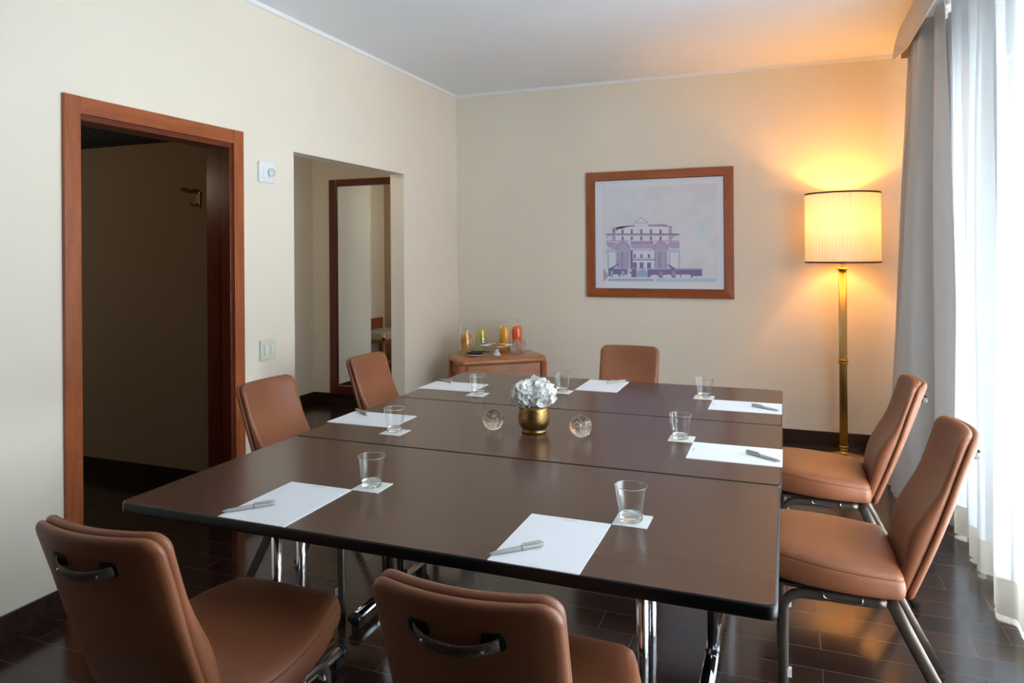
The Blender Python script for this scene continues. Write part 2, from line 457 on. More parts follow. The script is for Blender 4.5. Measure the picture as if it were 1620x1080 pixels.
# luggage bench seen only in the mirror
bn = thing('luggage_bench', 'low wooden luggage bench with grey top and brass corners seen in the alcove mirror', 'bench', (-1.885, -1.81, 0))
b = MB()
for sx in (-1, 1):
    for sy in (-1, 1):
        b.tube([(sx * .18, sy * .28, 0), (sx * .18, sy * .28, .4)], .022)
b.box(-.19, .19, -.29, .29, .36, .40); b.box(-.19, .19, -.29, .29, .12, .15)
b.build('frame', CHERRY_H, bn)
b = MB(); b.box(-.205, .205, -.31, .31, .40, .485); b.build('bench_top', GREYTOP, bn, bevel=.012)
for sx in (-1, 1):
    for sy in (-1, 1):
        b = MB(); q = [(x * .022 + sx * .187, y * .022 + sy * .292) for x, y in [(math.cos(2 * PI * k / 12), math.sin(2 * PI * k / 12)) for k in range(12)]]
        b.loops([[(x, y, z) for x, y in q] for z in (.402, .478)]); b.build('brass_corner', BRASS, bn)
b = MB(); b.box(-.205, -.17, -.30, .30, .484, .62); b.build('back_board', CHERRY_H, bn, bevel=.012)

# coat hook on the corridor wall
hk = thing('coat_hook', 'brass coat hook high on the dark corridor wall', 'hook', (-.642, -2.29, 1.71))
b = MB()
b.box(-.018, .018, -.012, 0, 0, .085)
b.tube([(0, -.008, .08), (-.01, -.03, .083), (-.045, -.055, .086)], .010)
b.tube([(0, -.008, .008), (0, -.03, .0), (-.012, -.05, .004)], .008)
b.build('hook_arm', BRASSD, hk, bevel=.002)
b = MB(); b.lathe([(.006, -.006), (.02, -.004), (.028, .008), (.026, .014), (.004, .016)], -.052, -.062, 20, z0=.09); b.build('hook_knob', BRASSD, hk)
b = MB(); b.lathe([(.003, -.009), (.009, 0), (.003, .009)], -.014, -.054, 12, z0=.008)
b.build('hook_knob', BRASSD, hk)

# thermostat and light switch
th = thing('thermostat', 'white wall thermostat with a round dial, above the light switch', 'thermostat', (0, -2.459, 1.865))
b = MB(); b.box(0, .012, -.062, .062, -.057, .057); b.build('cover', WHITEP, th, bevel=.004)
b = MB(); b.box(.012, .015, -.03, .002, -.028, .028); b.build('panel', WHITEP, th, bevel=.001)
b = MB(); b.tube([(.012, .028, 0), (.027, .028, 0)], .024, n=28); b.tube([(.027, .028, 0), (.029, .028, 0)], .014, n=28); b.build('dial', WHITEP, th)
sw = thing('light_switch', 'ivory two-rocker light switch plate between the doorway and the alcove opening', 'switch', (0, -2.455, .887))
b = MB(); b.box(0, .009, -.062, .062, -.055, .055); b.build('plate', IVORYP, sw, bevel=.003)
for y in (-.022, .026):
    b = MB(); b.box(.008, .015, y - .010, y + .010, -.025, .025); b.build('rocker', WHITEP, sw, bevel=.002)

# ------------------------------------------------------------------ framed picture
px0, px1, pz0, pz1 = 1.1709, 2.3177, 1.051, 2.0569
pc = thing('picture', 'framed pale lilac architectural drawing in a cherry wood frame on the back wall', 'picture', ((px0 + px1) / 2, 0, (pz0 + pz1) / 2))
hw, hh_ = (px1 - px0) / 2, (pz1 - pz0) / 2; fb = .068
def bar(p, q, r_, s_):      # mitred frame bar from outer p,q to inner r,s
    m_ = MB(); vs_ = []
    for (x, z) in (p, q, r_, s_): vs_.append((x, 0, z))
    for (x, z) in (p, q): vs_.append((x, -.022, z))
    for (x, z) in (r_, s_): vs_.append((x, -.030, z))
    m_.add(vs_, [(0, 1, 2, 3), (4, 5, 6, 7), (0, 1, 5, 4), (1, 2, 6, 5), (2, 3, 7, 6), (3, 0, 4, 7)])
    return m_
O = [(-hw, -hh_), (hw, -hh_), (hw, hh_), (-hw, hh_)]; I = [(x - math.copysign(fb, x), z - math.copysign(fb, z)) for x, z in O]
for k in range(4):
    m_ = bar(O[k], O[(k + 1) % 4], I[(k + 1) % 4], I[k]); m_.build('frame_bar', CHERRY_X if k % 2 == 0 else CHERRY, pc, bevel=.002)
b = MB(); b.box(-hw + fb - .001, hw - fb + .001, -.012, -.001, -hh_ + fb - .001, hh_ - fb + .001); b.build('backing', mat('dark_slip', rgb(26, 26, 40), .5), pc)
b = MB(); b.box(-hw + fb + .004, hw - fb - .004, -.015, -.012, -hh_ + fb + .004, hh_ - fb - .004); b.build('mount', mat('mount_board', rgb(226, 230, 240), .8), pc)
# the drawing
cxp, czp = (px0 + px1) / 2, (pz0 + pz1) / 2
def AP(x, y, d=0):
    s_ = (x - 225) / 785; top = 245 - 30 * s_; bot = 888 + 5 * s_
    return (1.304 + s_ * .89 - cxp, -.0152 - d * .0002, 1.932 - (y - top) / (bot - top) * .757 - czp)
SKYP = mat('print_sky', rgb(212, 216, 230), .85)
nn = noise(SKYP, objcoord(SKYP), 4.5, 4)
base(SKYP, ramp(SKYP, nn, [(.35, rgb(214, 218, 230)), (.55, rgb(222, 225, 234)), (.7, rgb(210, 222, 234))]))
pm = [SKYP, mat('print_pale', rgb(224, 224, 238), .85), mat('print_lilac', rgb(188, 172, 204), .85), mat('print_violet', rgb(136, 126, 176), .85),
      mat('print_blue', rgb(168, 184, 216), .85), mat('print_mid', rgb(170, 154, 194), .85), mat('print_water', rgb(182, 210, 230), .85)]
b = MB()
def poly(pts, mi, d): b.add([AP(x, y, d) for x, y in pts], [tuple(range(len(pts)))], mi)
def rc(x0, y0, x1, y1, mi, d):
    poly([(x0, y1), (x1, y1), (x1, y0), (x0, y0)], mi, d)
rcs = rc
poly([(225, 888), (1010, 893), (1010, 215), (225, 245)], 0, 0)
rc(600, 866, 1008, 889, 6, 1); rc(228, 860, 600, 886, 1, 1); rc(265, 868, 585, 884, 4, 2)
# upper block
rc(300, 512, 712, 612, 1, 1); poly([(320, 532), (345, 508), (455, 500), (455, 510), (335, 516)], 5, 2); poly([(550, 508), (550, 497), (655, 494), (712, 512), (690, 512)], 5, 2)
poly([(456, 500), (456, 484), (500, 447), (551, 480), (551, 500)], 1, 2)
poly([(454, 485), (500, 446), (553, 481), (546, 483), (500, 453), (462, 485)], 2, 3); rc(459, 482, 548, 487, 2, 3)
rc(296, 515, 318, 610, 2, 2); rc(690, 508, 713, 610, 2, 2); rc(300, 530, 314, 548, 3, 3); rc(320, 512, 332, 538, 3, 3)
for yy, s_ in ((532, 26), (580, 26)):
    for xx in (362, 427, 494, 561, 627): rc(xx, yy, xx + 14, yy + s_, 3, 3); rc(xx - 2, yy - 3, xx + 17, yy, 5, 3)
rc(252, 558, 762, 563, 3, 3); rc(322, 562, 722, 573, 2, 3); rc(252, 562, 296, 574, 2, 3); rc(715, 562, 760, 574, 2, 3); rc(254, 574, 262, 592, 2, 3); rc(715, 574, 724, 588, 2, 3)
rc(252, 606, 412, 613, 2, 3); rc(588, 606, 760, 613, 2, 3)
# band with drums
poly([(250, 622), (330, 620), (330, 664), (290, 664), (262, 650)], 2, 2); poly([(425, 612), (580, 608), (590, 640), (590, 662), (440, 662), (425, 640)], 2, 2)
rc(425, 612, 585, 628, 5, 3); poly([(680, 620), (762, 620), (762, 660), (720, 662), (680, 645)], 2, 2); rc(250, 620, 300, 628, 5, 3); rc(690, 618, 762, 626, 5, 3)
for cx_ in (372, 635):
    arc = [(cx_ + 44 * math.cos(PI * k / 12), 668 - 48 * math.sin(PI * k / 12)) for k in range(13)]
    poly([(x, y) for x, y in arc][::-1], 2, 3)
    for k in range(12):
        a0 = PI * k / 12; a1 = PI * (k + 1) / 12
        poly([(cx_ + 40 * math.cos(a0), 668 - 44 * math.sin(a0)), (cx_ + 40 * math.cos(a1), 668 - 44 * math.sin(a1)), (cx_ + 54 * math.cos(a1), 668 - 58 * math.sin(a1)), (cx_ + 54 * math.cos(a0), 668 - 58 * math.sin(a0))], 5 if k % 2 else 2, 4)
    rc(cx_ - 44, 668, cx_ + 44, 795, 2, 3); rc(cx_ - 44, 668, cx_ + 44, 686, 4, 4)
    for k in range(6): rc(cx_ - 42 + k * 14, 686, cx_ - 36 + k * 14, 793, (5, 4, 3, 5, 4, 5)[k], 4)
rc(248, 668, 768, 674, 4, 5); rc(250, 680, 330, 685, 4, 4); rc(680, 680, 766, 685, 4, 4)
rc(260, 686, 268, 795, 4, 4); rc(318, 686, 326, 780, 4, 4); rc(690, 686, 697, 790, 4, 4); rc(758, 686, 765, 795, 4, 4)
rc(697, 692, 755, 792, 1, 2); rc(700, 700, 752, 760, 2, 1)
rc(268, 690, 318, 790, 1, 2)
# central facade
rc(422, 672, 440, 800, 3, 4); rc(440, 676, 590, 800, 1, 3)
for xx in (446, 494, 545): rc(xx, 700, xx + 15, 727, 3, 4)
rc(440, 734, 600, 741, 3, 4); rc(436, 724, 592, 727, 4, 4)
for xx in (441, 488, 540): rc(xx, 756, xx + 27, 796, 3, 4)
poly([(270, 800), (340, 760), (345, 768), (290, 805)], 3, 5); poly([(690, 768), (735, 800), (715, 803), (682, 778)], 3, 5)
rc(262, 796, 912, 801, 4, 5)
poly([(265, 800), (402, 802), (402, 840), (350, 838), (348, 855), (338, 855), (336, 838), (300, 838), (298, 856), (282, 856), (280, 850), (265, 850)], 3, 4)
rc(280, 815, 298, 852, 4, 5); rc(360, 815, 380, 852, 4, 5)
poly([(408, 815), (430, 822), (430, 800), (466, 800), (466, 857), (430, 857), (430, 838)], 3, 4); arc = [(504 + 36 * math.cos(PI * k / 10), 828 - 26 * math.sin(PI * k / 10)) for k in range(11)]
poly([(468, 857), (540, 857)] + arc, 4, 5)
poly([(542, 803), (912, 803), (912, 848), (850, 850), (846, 862), (838, 862), (836, 840), (775, 838), (773, 860), (768, 860), (766, 838), (735, 840), (733, 860), (712, 860), (700, 838), (650, 842), (645, 862), (625, 862), (610, 840), (570, 842), (560, 857), (542, 857)], 3, 4)
rc(625, 818, 645, 850, 5, 5); rc(708, 815, 735, 850, 5, 5)
poly([(228, 795), (262, 840), (262, 860), (228, 885)], 2, 2)
b.build('drawing', pm, pc, recalc=False)

# ------------------------------------------------------------------ floor lamp
lamp = thing('floor_lamp', 'lit brass floor lamp with pleated drum shade beside the grey curtain', 'lamp', (3.045, -.293, 0))
b = MB(); b.lathe([(.01, 0), (.160, 0), (.166, .006), (.162, .012), (.12, .020), (.06, .030), (.03, .038), (.026, .05), (.03, .055), (.024, .062), (.01, .064)], n=56); b.build('base', BRASS, lamp)
b = MB()
for k in range(10):
    a = 2 * PI * k / 10; b.tube([(.0185 * math.cos(a), .0185 * math.sin(a), .06), (.0185 * math.cos(a), .0185 * math.sin(a), 1.285)], .0072, n=8)
b.tube([(0, 0, .05), (0, 0, 1.29)], .017, n=16)
b.build('pole', BRASSD, lamp)
for pr_ in [[(.020, z - .007), (.031, z - .006), (.034, z), (.031, z + .006), (.020, z + .007)] for z in (.645, .665)] + [[(.02, .072), (.030, .073), (.031, .08), (.02, .082)], [(.02, 1.278), (.034, 1.280), (.036, 1.287), (.033, 1.296), (.01, 1.298)]]:
    b = MB(); b.lathe(pr_, n=28); b.build('collar', BRASS, lamp)
b = MB(); b.tube([(0, 0, 1.29), (0, 0, 1.46)], .008); b.lathe([(.012, 1.44), (.018, 1.445), (.018, 1.49), (.012, 1.495)]); b.build('socket', BRASS, lamp)
b = MB(); n_ = 264
def pleat(j, r): return r + .0042 * math.sin(PI * j / 2 + .3)
rings = [[(pleat(j, .233) * math.cos(2 * PI * j / n_), pleat(j, .233) * math.sin(2 * PI * j / n_), z) for j in range(n_)] for z in (1.333, 1.45, 1.57, 1.69, 1.80)]
b.loops(rings, cap0=False, cap1=False, smooth=True)
sh = b.build('lamp_shade', SHADE, lamp, recalc=False)
for z in (1.334, 1.799): b = MB(); b.loops([[((.236 + dr_) * math.cos(2 * PI * j / 72), (.236 + dr_) * math.sin(2 * PI * j / 72), z + dz_) for j in range(72)] for dr_, dz_ in ((-.005, -.005), (.002, -.005), (.002, .005), (-.005, .005), (-.005, -.005))], cap0=False, cap1=False); b.build('shade_trim', SHADETRIM, sh)
b = MB()
for k in range(3):
    a = 2 * PI * k / 3; b.tube([(0, 0, 1.50), (.12 * math.cos(a), .12 * math.sin(a), 1.50), (.232 * math.cos(a), .232 * math.sin(a), 1.50)], .0015, n=6)
b.build('shade_carrier', BRASSD, lamp)
b = MB(); b.lathe([(.004, 0), (.014, .004), (.022, .03), (.030, .055), (.028, .075), (.016, .09), (.004, .094)], z0=1.495, n=20); b.build('bulb', BULB, lamp)
pl = bpy.data.lights.new('lamp_light', 'POINT'); pl.energy = 10; pl.color = (1.0, .46, .10); pl.shadow_soft_size = .035
po = bpy.data.objects.new('lamp_light', pl); col.objects.link(po); po.parent = lamp; po.location = (0, 0, 1.625)

# ------------------------------------------------------------------ curtains
def curtain_mesh(ridges, ztop, zbot, nz, topx, topspread, name, mats, parent, hem=None, lean=0):
    """ridges: list of (y, x) control points of the fold line; smooth interpolation between them"""
    pts = []
    for i in range(len(ridges) - 1):
        (y0, x0), (y1, x1) = ridges[i], ridges[i + 1]
        n_ = max(4, int(abs(y1 - y0) / .018))
        for k in range(n_):
            t = k / n_; s_ = (1 - math.cos(PI * t)) / 2
            pts.append((y0 + (y1 - y0) * t, x0 + (x1 - x0) * s_))
    pts.append(ridges[-1])
    rings = []; zs = [zbot, zbot + .08, hem] if hem else [zbot]
    z0 = zs[-1]
    zs += [z0 + (ztop - z0) * (k / nz) for k in range(1, nz + 1)]
    b = MB(); n_ = len(pts); verts = []; faces = []; mi = []
    rnd = random.Random(5)
    for zi, z in enumerate(zs):
        t = (z - zbot) / (ztop - zbot); amp = 1 - .45 * t ** 2
        for (y, x) in pts:
            xm = topx + (x - topx) * amp
            pinch = .012 * math.sin(y * 55) * max(0, (t - .8) / .2) ** 1.0
            sway = .006 * math.sin(z * 2.3 + y * 9)
            verts.append((xm + pinch + sway + lean * (1 - t) * max(0, min(1, (y + 1.42) / .5)), y + topspread(y, t), z))
    for i in range(len(zs) - 1):
        for j in range(n_ - 1):
            faces.append((i * n_ + j, i * n_ + j + 1, (i + 1) * n_ + j + 1, (i + 1) * n_ + j)); mi.append(1 if hem and zs[i + 1] <= hem + 1e-6 else 0)
    for f_, m_ in zip(faces, mi): b.f.append(list(f_)); b.mi.append(m_); b.sm.append(True)
    b.v = verts
    return b.build(name, mats, parent, recalc=False)


far_r = [(-.70, 3.58), (-.85, 3.54), (-1.0, 3.58), (-1.15, 3.54), (-1.28, 3.56), (-1.40, 3.50), (-1.47, 3.53), (-1.57, 3.46), (-1.66, 3.54), (-1.76, 3.53), (-1.85, 3.455), (-1.93, 3.50), (-2.02, 3.45), (-2.10, 3.55), (-2.18, 3.545)]
near_r = [(-2.16, 3.50), (-2.24, 3.53), (-2.33, 3.45), (-2.42, 3.435), (-2.46, 3.49), (-2.55, 3.48), (-2.64, 3.54), (-2.74, 3.47), (-2.84, 3.45), (-2.92, 3.53)]
y = -3.02; rnd = random.Random(3)
while y > -6.4:
    near_r += [(y, 3.45 + rnd.uniform(-.01, .02)), (y - .12, 3.53 + rnd.uniform(-.02, .01))]; y -= .23 + rnd.uniform(0, .05)
sc_ = thing('sheer_curtain', 'white sheer curtain next to the grey drape, behind the two right-hand chairs', 'curtain', (0, 0, 0), group='sheer curtains along the window wall')
curtain_mesh(far_r, 2.70, .012, 22, 3.50, lambda y, t: 0, 'curtain_panel', [SHEER, SHEERHEM], sc_, hem=.155)
sc2 = thing('sheer_curtain', 'white sheer curtain at the far right edge, nearest the viewer', 'curtain', (0, 0, 0), group='sheer curtains along the window wall')
curtain_mesh(near_r, 2.70, .012, 22, 3.50, lambda y, t: 0, 'curtain_panel', [SHEER, SHEERHEM], sc2, hem=.155)
dr_r = [(-.69, 3.49), (-.73, 3.385), (-.79, 3.48), (-.86, 3.375), (-.92, 3.48), (-.99, 3.36), (-1.10, 3.335), (-1.19, 3.36), (-1.24, 3.48), (-1.33, 3.43), (-1.43, 3.44), (-1.50, 3.48)]
dc_ = thing('drape', 'heavy light grey drape hanging between the floor lamp and the white sheers', 'curtain', (0, 0, 0))
curtain_mesh(dr_r, 2.68, .012, 22, 3.42, lambda y, t: .0, 'drape_panel', [DRAPE], dc_, lean=-.13)
pv = thing('pelmet', 'beige fabric pelmet along the ceiling above the curtains', 'pelmet', (0, 0, 0))
b = MB()
q = [(3.352, H), (3.345, H - .02), (3.325, H - .08), (3.31, H - .17), (3.318, H - .17), (3.335, H - .08), (3.365, H - .02), (3.37, H)]
rings = [[(x + (.035 * (H - z) / .17 if yy < -.8 else 0), yy, z - (.03 * (H - z) / .17)) for x, z in q] for yy in (-.64, -.95, -1.5, -2.5, -4, -6.6)]
b.loops(rings, smooth=False); b.box(3.36, RW, -.655, -.64, H - .19, H)
b.build('pelmet_board', PELMET, pv)
b = MB(); b.box(3.38, 3.60, -.5, -.3, H - .10, H - .06); b.box(3.38, 3.6, -6.6, -.66, H - .045, H - .03); b.build('curtain_rail', WHITEP, pv)

# ------------------------------------------------------------------ meeting tables
def table_top_mb(W, D):
    m_ = MB(); hx, hy = W / 2, D / 2
    prof = [(.006, .710), (.001, .712), (0, .716), (0, .7355), (.0015, .7385), (.005, .740)]
    m_.loops([[(x, y_, z) for x, y_ in rrect(hx - i, hy - i, .022)] for i, z in prof], mi=0, cap0=True, cap1=False)
    m_.loops([[(x, y_, z) for x, y_ in rrect(hx - i, hy - i, .019)] for i, z in ((.005, .740), (.0055, .7402))], mi=1, cap0=False, cap1=True, smooth=False)
    return m_


def make_table(label, yc, xl, xr, xc, W, D):
    t = thing('meeting_table', label, 'table', (xc, yc, 0), 0, 'folding meeting tables pushed together')
    table_top_mb(W, D).build('tabletop', [EDGE, TABLE], t)
    for X_ in (xl - xc, xr - xc):
        sgn = -1 if X_ < 0 else 1
        for dy in (-.058, .058):
            m_ = MB(); m_.tube([(X_, dy + .015, .06), (X_, dy + .015, .705)], .0155, n=20); leg = m_.build('leg', CHROME, t)
        m_ = MB(); m_.tube([(X_, -.255, .042), (X_, .27, .042)], .024, .017, n=20, side=(1, 0, 0)); m_.box(X_ - .018, X_ + .018, -.08, .10, .05, .075)
        ft = m_.build('foot', CHROME, t)
        for s_ in (-1, 1):
            m_ = MB(); m_.tube([(X_, .0075 + s_ * .2625, .040), (X_, .0075 + s_ * .283, .040)], .0255, .019, n=20, side=(1, 0, 0)); m_.box(X_ - .016, X_ + .016, .0075 + s_ * .25 - .02, .0075 + s_ * .25 + .02, 0, .03); m_.build('end_cap', BLACK, ft)
        m_ = MB(); m_.box(X_ - .03, X_ + .03, -.22, .24, .695, .713); m_.build('bracket', BLACK, t)
    return t


make_table('dark brown table nearest the viewer, its black front edge in full view', -3.8455, 1.235, 2.345, 1.821, 1.687, .747)
make_table('middle dark brown table carrying the flower vase and crystal balls', -3.0955, 1.16, 2.44, 1.823, 1.690, .748)
make_table('dark brown table farthest back, next to the side cabinet', -2.3455, 1.16, 2.44, 1.821, 1.687, .748)

# ------------------------------------------------------------------ chairs (local: facing +y)
def seat_outline(inset, n=10):
    ctrl = []
    hwf, hwm, hwr = .178 - inset, .222 - inset, .212 - inset
    yf, yr = .208 - inset, -.225 + inset
    rf, rr = max(.055 - inset, .006), max(.03 - inset, .006)
    right = []
    # rear right corner -> side -> front right corner
    for i in range(7):
        a = -PI / 2 + PI / 2 * i / 6; right.append((hwr - rr + rr * math.cos(a), yr + rr + rr * math.sin(a)))
    for i in range(1, 12):
        t = i / 12; yy = (yr + rr) + (yf - rf - yr - rr) * t
        # quadratic bow through rear, mid, front widths
        wv = hwr * (1 - t) * (1 - 2 * t) + hwm * 4 * t * (1 - t) + hwf * t * (2 * t - 1)
        right.append((wv, yy))
    for i in range(7):
        a = PI / 2 * i / 6; right.append((hwf - rf + rf * math.cos(a), yf - rf + rf * math.sin(a)))
    for i in range(1, 4): right.append(((hwf - rf) * (1 - i / 4), yf + .004 * (i / 4)))
    left = [(-x, y_) for x, y_ in right[::-1]]
    rear = [((hwr - rr) * (-1 + i / 4), yr) for i in range(1, 8)]
    return right + [(0, yf + .005)] + left + rear


def seat_mb():
    prof = [(.05, .399), (.012, .400), (.003, .404), (-.002, .413), (-.004, .428), (-.002, .445), (0, .454), (.0015, .4565), (.0035, .457), (.0015, .459), (.002, .463), (.006, .470), (.014, .476), (.03, .481), (.06, .484), (.10, .4855), (.15, .486)]
    m_ = MB(); rings = []
    for ins, z in prof:
        ring = []
        for x, y_ in seat_outline(ins):
            f_ = max(0, (y_ - .08) / .14); zz = z - .004 + .085 * (y_ + .2) * (1 if z > .45 else .4 + (z - .4) * 10)
            if z > .45: zz -= .018 * f_ ** 2 * (1 if z > .458 else .8)
            if z < .43: zz += .012 * f_ ** 2
            ring.append((x, y_, zz))
        rings.append(ring)
    m_.loops(rings)
    return m_


BH0, BH1 = .372, .866
def back_pos(s_, z, d):
    """s across, z height, d depth measured forward from the rear face"""
    t = (z - .39) / .48
    y_ = -.268 - .188 * t - .010 * math.sin(PI * max(0, min(1, t)))
    y_ += .036 * (s_ / .165) ** 2 * max(.25, min(1, .4 + t * .8))
    # slant of depth follows the lean
    return (s_ * (.97 + .045 * t), y_ + d * .95, z + d * .31 + (-.012 * (s_ / .165) ** 2 if False else 0))


def slab_mb(d0, d1fun, hw_, zc, hz, r, front_prof, rear_prof):
    m_ = MB(); rings = []
    for ins, k in rear_prof + front_prof:
        ring = []
        ix = hw_ if ins > .135 else ins
        for x, y_ in rrect(hw_ - ix, hz - ins, max(r - ins, .004), 9):
            # densify is handled by the corner points and the straight runs below
            ring.append((x, y_))
        dens = []
        for i in range(len(ring)):
            p, q_ = ring[i], ring[(i + 1) % len(ring)]
            dens.append(p)
            if i % 10 == 9:
                for j in range(1, 10): dens.append((p[0] + (q_[0] - p[0]) * j / 10, p[1] + (q_[1] - p[1]) * j / 10))
        out = []
        for x, y_ in dens:
            z = zc + y_; T_ = d1fun(x, z)
            out.append(back_pos(x, z, d0 + k * T_ if k >= 0 else d0))
        rings.append(out)
    m_.loops(rings, cap0=False, cap1=False); m_.weld = 6e-4
    return m_


def pad_T(x, z):
    t = (z - BH0) / (BH1 - BH0)
    g = lambda c, w_: math.exp(-((t - c) / w_) ** 2)
    return .025 + .032 * g(.36, .22) + .005 * g(.95, .15)


def make_chair(label, loc, rotz):
    t = thing('conference_chair', label, 'chair', loc, rotz, 'brown leather conference chairs around the tables')
    seat_mb().build('seat', LEATHER, t)
    zc, hz = (BH0 + BH1) / 2, (BH1 - BH0) / 2
    rear = [(.14, 0), (.09, 0), (.04, 0), (.015, .01), (.006, .08), (.001, .28), (0, .5), (.001, .75), (.005, .93), (.012, 1.0)]
    shell = slab_mb(0, lambda x, z: .022, .168, zc, hz, .037, [(.03, 1.0), (.08, 1.0), (.14, 1.0)], rear).build('back_shell', LEATHER, t)
    rear2 = [(.14, 0), (.03, 0), (.008, .02), (.003, .10), (0, .28), (0, .45)]
    front2 = [(.002, .60), (.006, .76), (.013, .88), (.024, .96), (.040, 1.0), (.065, 1.02), (.095, 1.03), (.125, 1.035), (.145, 1.035)]
    slab_mb(.0215, pad_T, .165, zc, hz - .002, .037, front2, rear2).build('backrest', LEATHER, t)
    # grip handle on the rear face
    for s_ in (-1, 1):
        b = MB(); rr_ = [(s_ * x, z) for x, z in ((-.020, -.006), (-.016, .014), (.014, .016), (.021, .008), (.021, -.010), (.014, -.016), (-.012, -.014))]
        b.loops([[back_pos(s_ * .064 + x, .806 + z, d_) for x, z in rr_] for d_ in (.004, -.0015)], smooth=False); b.build('recess_shade_plate', DARK, shell)  # raised black plates stand in for the shade inside the handle pockets
    b = MB(); rings = []
    def bulge(u): return .019 * (1 - abs(u) ** 2.6)
    for k in range(25):
        u = -1 + 2 * k / 24; x = u * .074; ring = []
        for dz_, dd in ((-.0105, 0), (-.009, -.0035), (.009, -.0035), (.0105, 0), (.009, .002), (-.009, .002)):
            ring.append(back_pos(x, .803 - .004 * (1 - u * u) + dz_, -.001 - bulge(u) + dd))
        rings.append(ring)
    b.loops(rings)
    hnd = b.build('handle', WEBBING, shell)
    for u in (-.7, .7):
        b = MB(); p = Vector(back_pos(u * .074, .799, -.001 - bulge(u) - .003)); b.tube([p, p + Vector((0, -.003, 0))], .003, n=10); b.build('screw', CHROME, shell)
    # front legs bend back under the seat, rear legs splay backwards
    for s_ in (-1, 1):
        b = MB(); pts = [(s_ * .182, .108, 0.004), (s_ * .182, .108, .12), (s_ * .182, .107, .24), (s_ * .182, .105, .315)]
        for k in range(1, 8):
            a = PI / 2 * k / 7; pts.append((s_ * .182, .105 - .055 * (1 - math.cos(a)), .315 + .055 * math.sin(a)))
        pts += [(s_ * .182, -.02, .372), (s_ * .182, -.10, .371), (s_ * .182, -.155, .372), (s_ * .182, -.175, .376)]
        b.tube(pts, .012, .0155, n=14, side=(1, 0, 0)); lg = b.build('leg', BRONZE, t)
        for z0_, z1_ in ((.325, .345), (.11, .135)):
            b = MB(); b.box(s_ * .182 - .008, s_ * .182 + .008, .084, .097, z0_, z1_); b.build('bumper', WHITEP, lg)
        b = MB(); b.tube([(s_ * .176, -.188, .386), (s_ * .180, -.235, .29), (s_ * .185, -.31, .145), (s_ * .188, -.385, .004)], .008, .0185, n=14, side=(1, 0, 0)); b.build('leg', BRONZE, t)
        b = MB(); b.tube([(s_ * .198, -.005, .388), (s_ * .2, -.007, .376), (s_ * .2, -.015, .372), (s_ * .2, -.105, .366), (s_ * .2, -.112, .370), (s_ * .198, -.112, .388)], .0022, n=6); b.build('linking_hook', CHROME, t)
    b = MB(); b.tube([(-.182, -.17, .376), (.182, -.17, .376)], .010, n=12); b.tube([(-.182, .05, .372), (.182, .05, .372)], .010, n=12)
    b.box(-.17, .17, -.18, .16, .380, .389); b.build('under_frame', BRONZE, t)
    return t


ch = make_chair('brown leather chair on the right side nearest the viewer, its seat half under the table', (2.772, -3.125, 0), PI / 2 + .02)
dup(ch, (2.772, -2.27, 0), PI / 2, 'brown leather chair on the right side farther back, in front of the lamp base')
dup(ch, (2.184, -4.195, 0), math.radians(.5), 'brown leather chair in the front row at centre, seen from behind before the near notepad')
dup(ch, (1.389, -4.215, 0), math.radians(.4), 'brown leather chair at the lower left, seen from behind with its seat in view')
dup(ch, (.985, -3.165, 0), -PI / 2, 'brown leather chair on the left side standing beside the dark doorway')
dup(ch, (.985, -2.38, 0), -PI / 2, 'brown leather chair on the left side in front of the alcove mirror')
dup(ch, (1.845, -1.985, 0), PI, 'brown leather chair at the far end below the framed picture')

# ------------------------------------------------------------------ notepads, pens, coasters, glasses
TZ = .7402
def make_pad(label, loc, rotz):
    t = thing('notepad', label, 'notepad', loc, rotz, 'blank notepads laid at each seat')
    b = MB(); b.box(-.1035, .1035, -.147, .147, 0, .0022); b.build('sheets', PAPER, t)
    b = MB(); r_ = random.Random(2)
    x = -.019
    while x < .019:
        w_ = r_.uniform(.0014, .0024); b.add([(x, .1325, .0024), (x + .0011, .1325, .0024), (x + .0011, .1362, .0024), (x, .1362, .0024)], [(0, 1, 2, 3)])
        zt = r_.choice((.1325, .134, .1354)); b.add([(x, zt, .0024), (x + w_, zt, .0024), (x + w_, zt + .0010, .0024), (x, zt + .0010, .0024)], [(0, 1, 2, 3)])
        x += w_ + .0012
    b.build('letterhead', INK, t, recalc=False)
    b = MB(); x = -.011
    while x < .011: b.add([(x, .1290, .0024), (x + .001, .1290, .0024), (x + .001, .1303, .0024), (x, .1303, .0024)], [(0, 1, 2, 3)]); x += .0017
    x = -.018
    while x < .012: b.add([(x, -.136, .0024), (x + .0012, -.136, .0024), (x + .0012, -.1350, .0024), (x, -.1350, .0024)], [(0, 1, 2, 3)]); x += .0018
    b.build('footer_print', INKL, t, recalc=False)
    return t


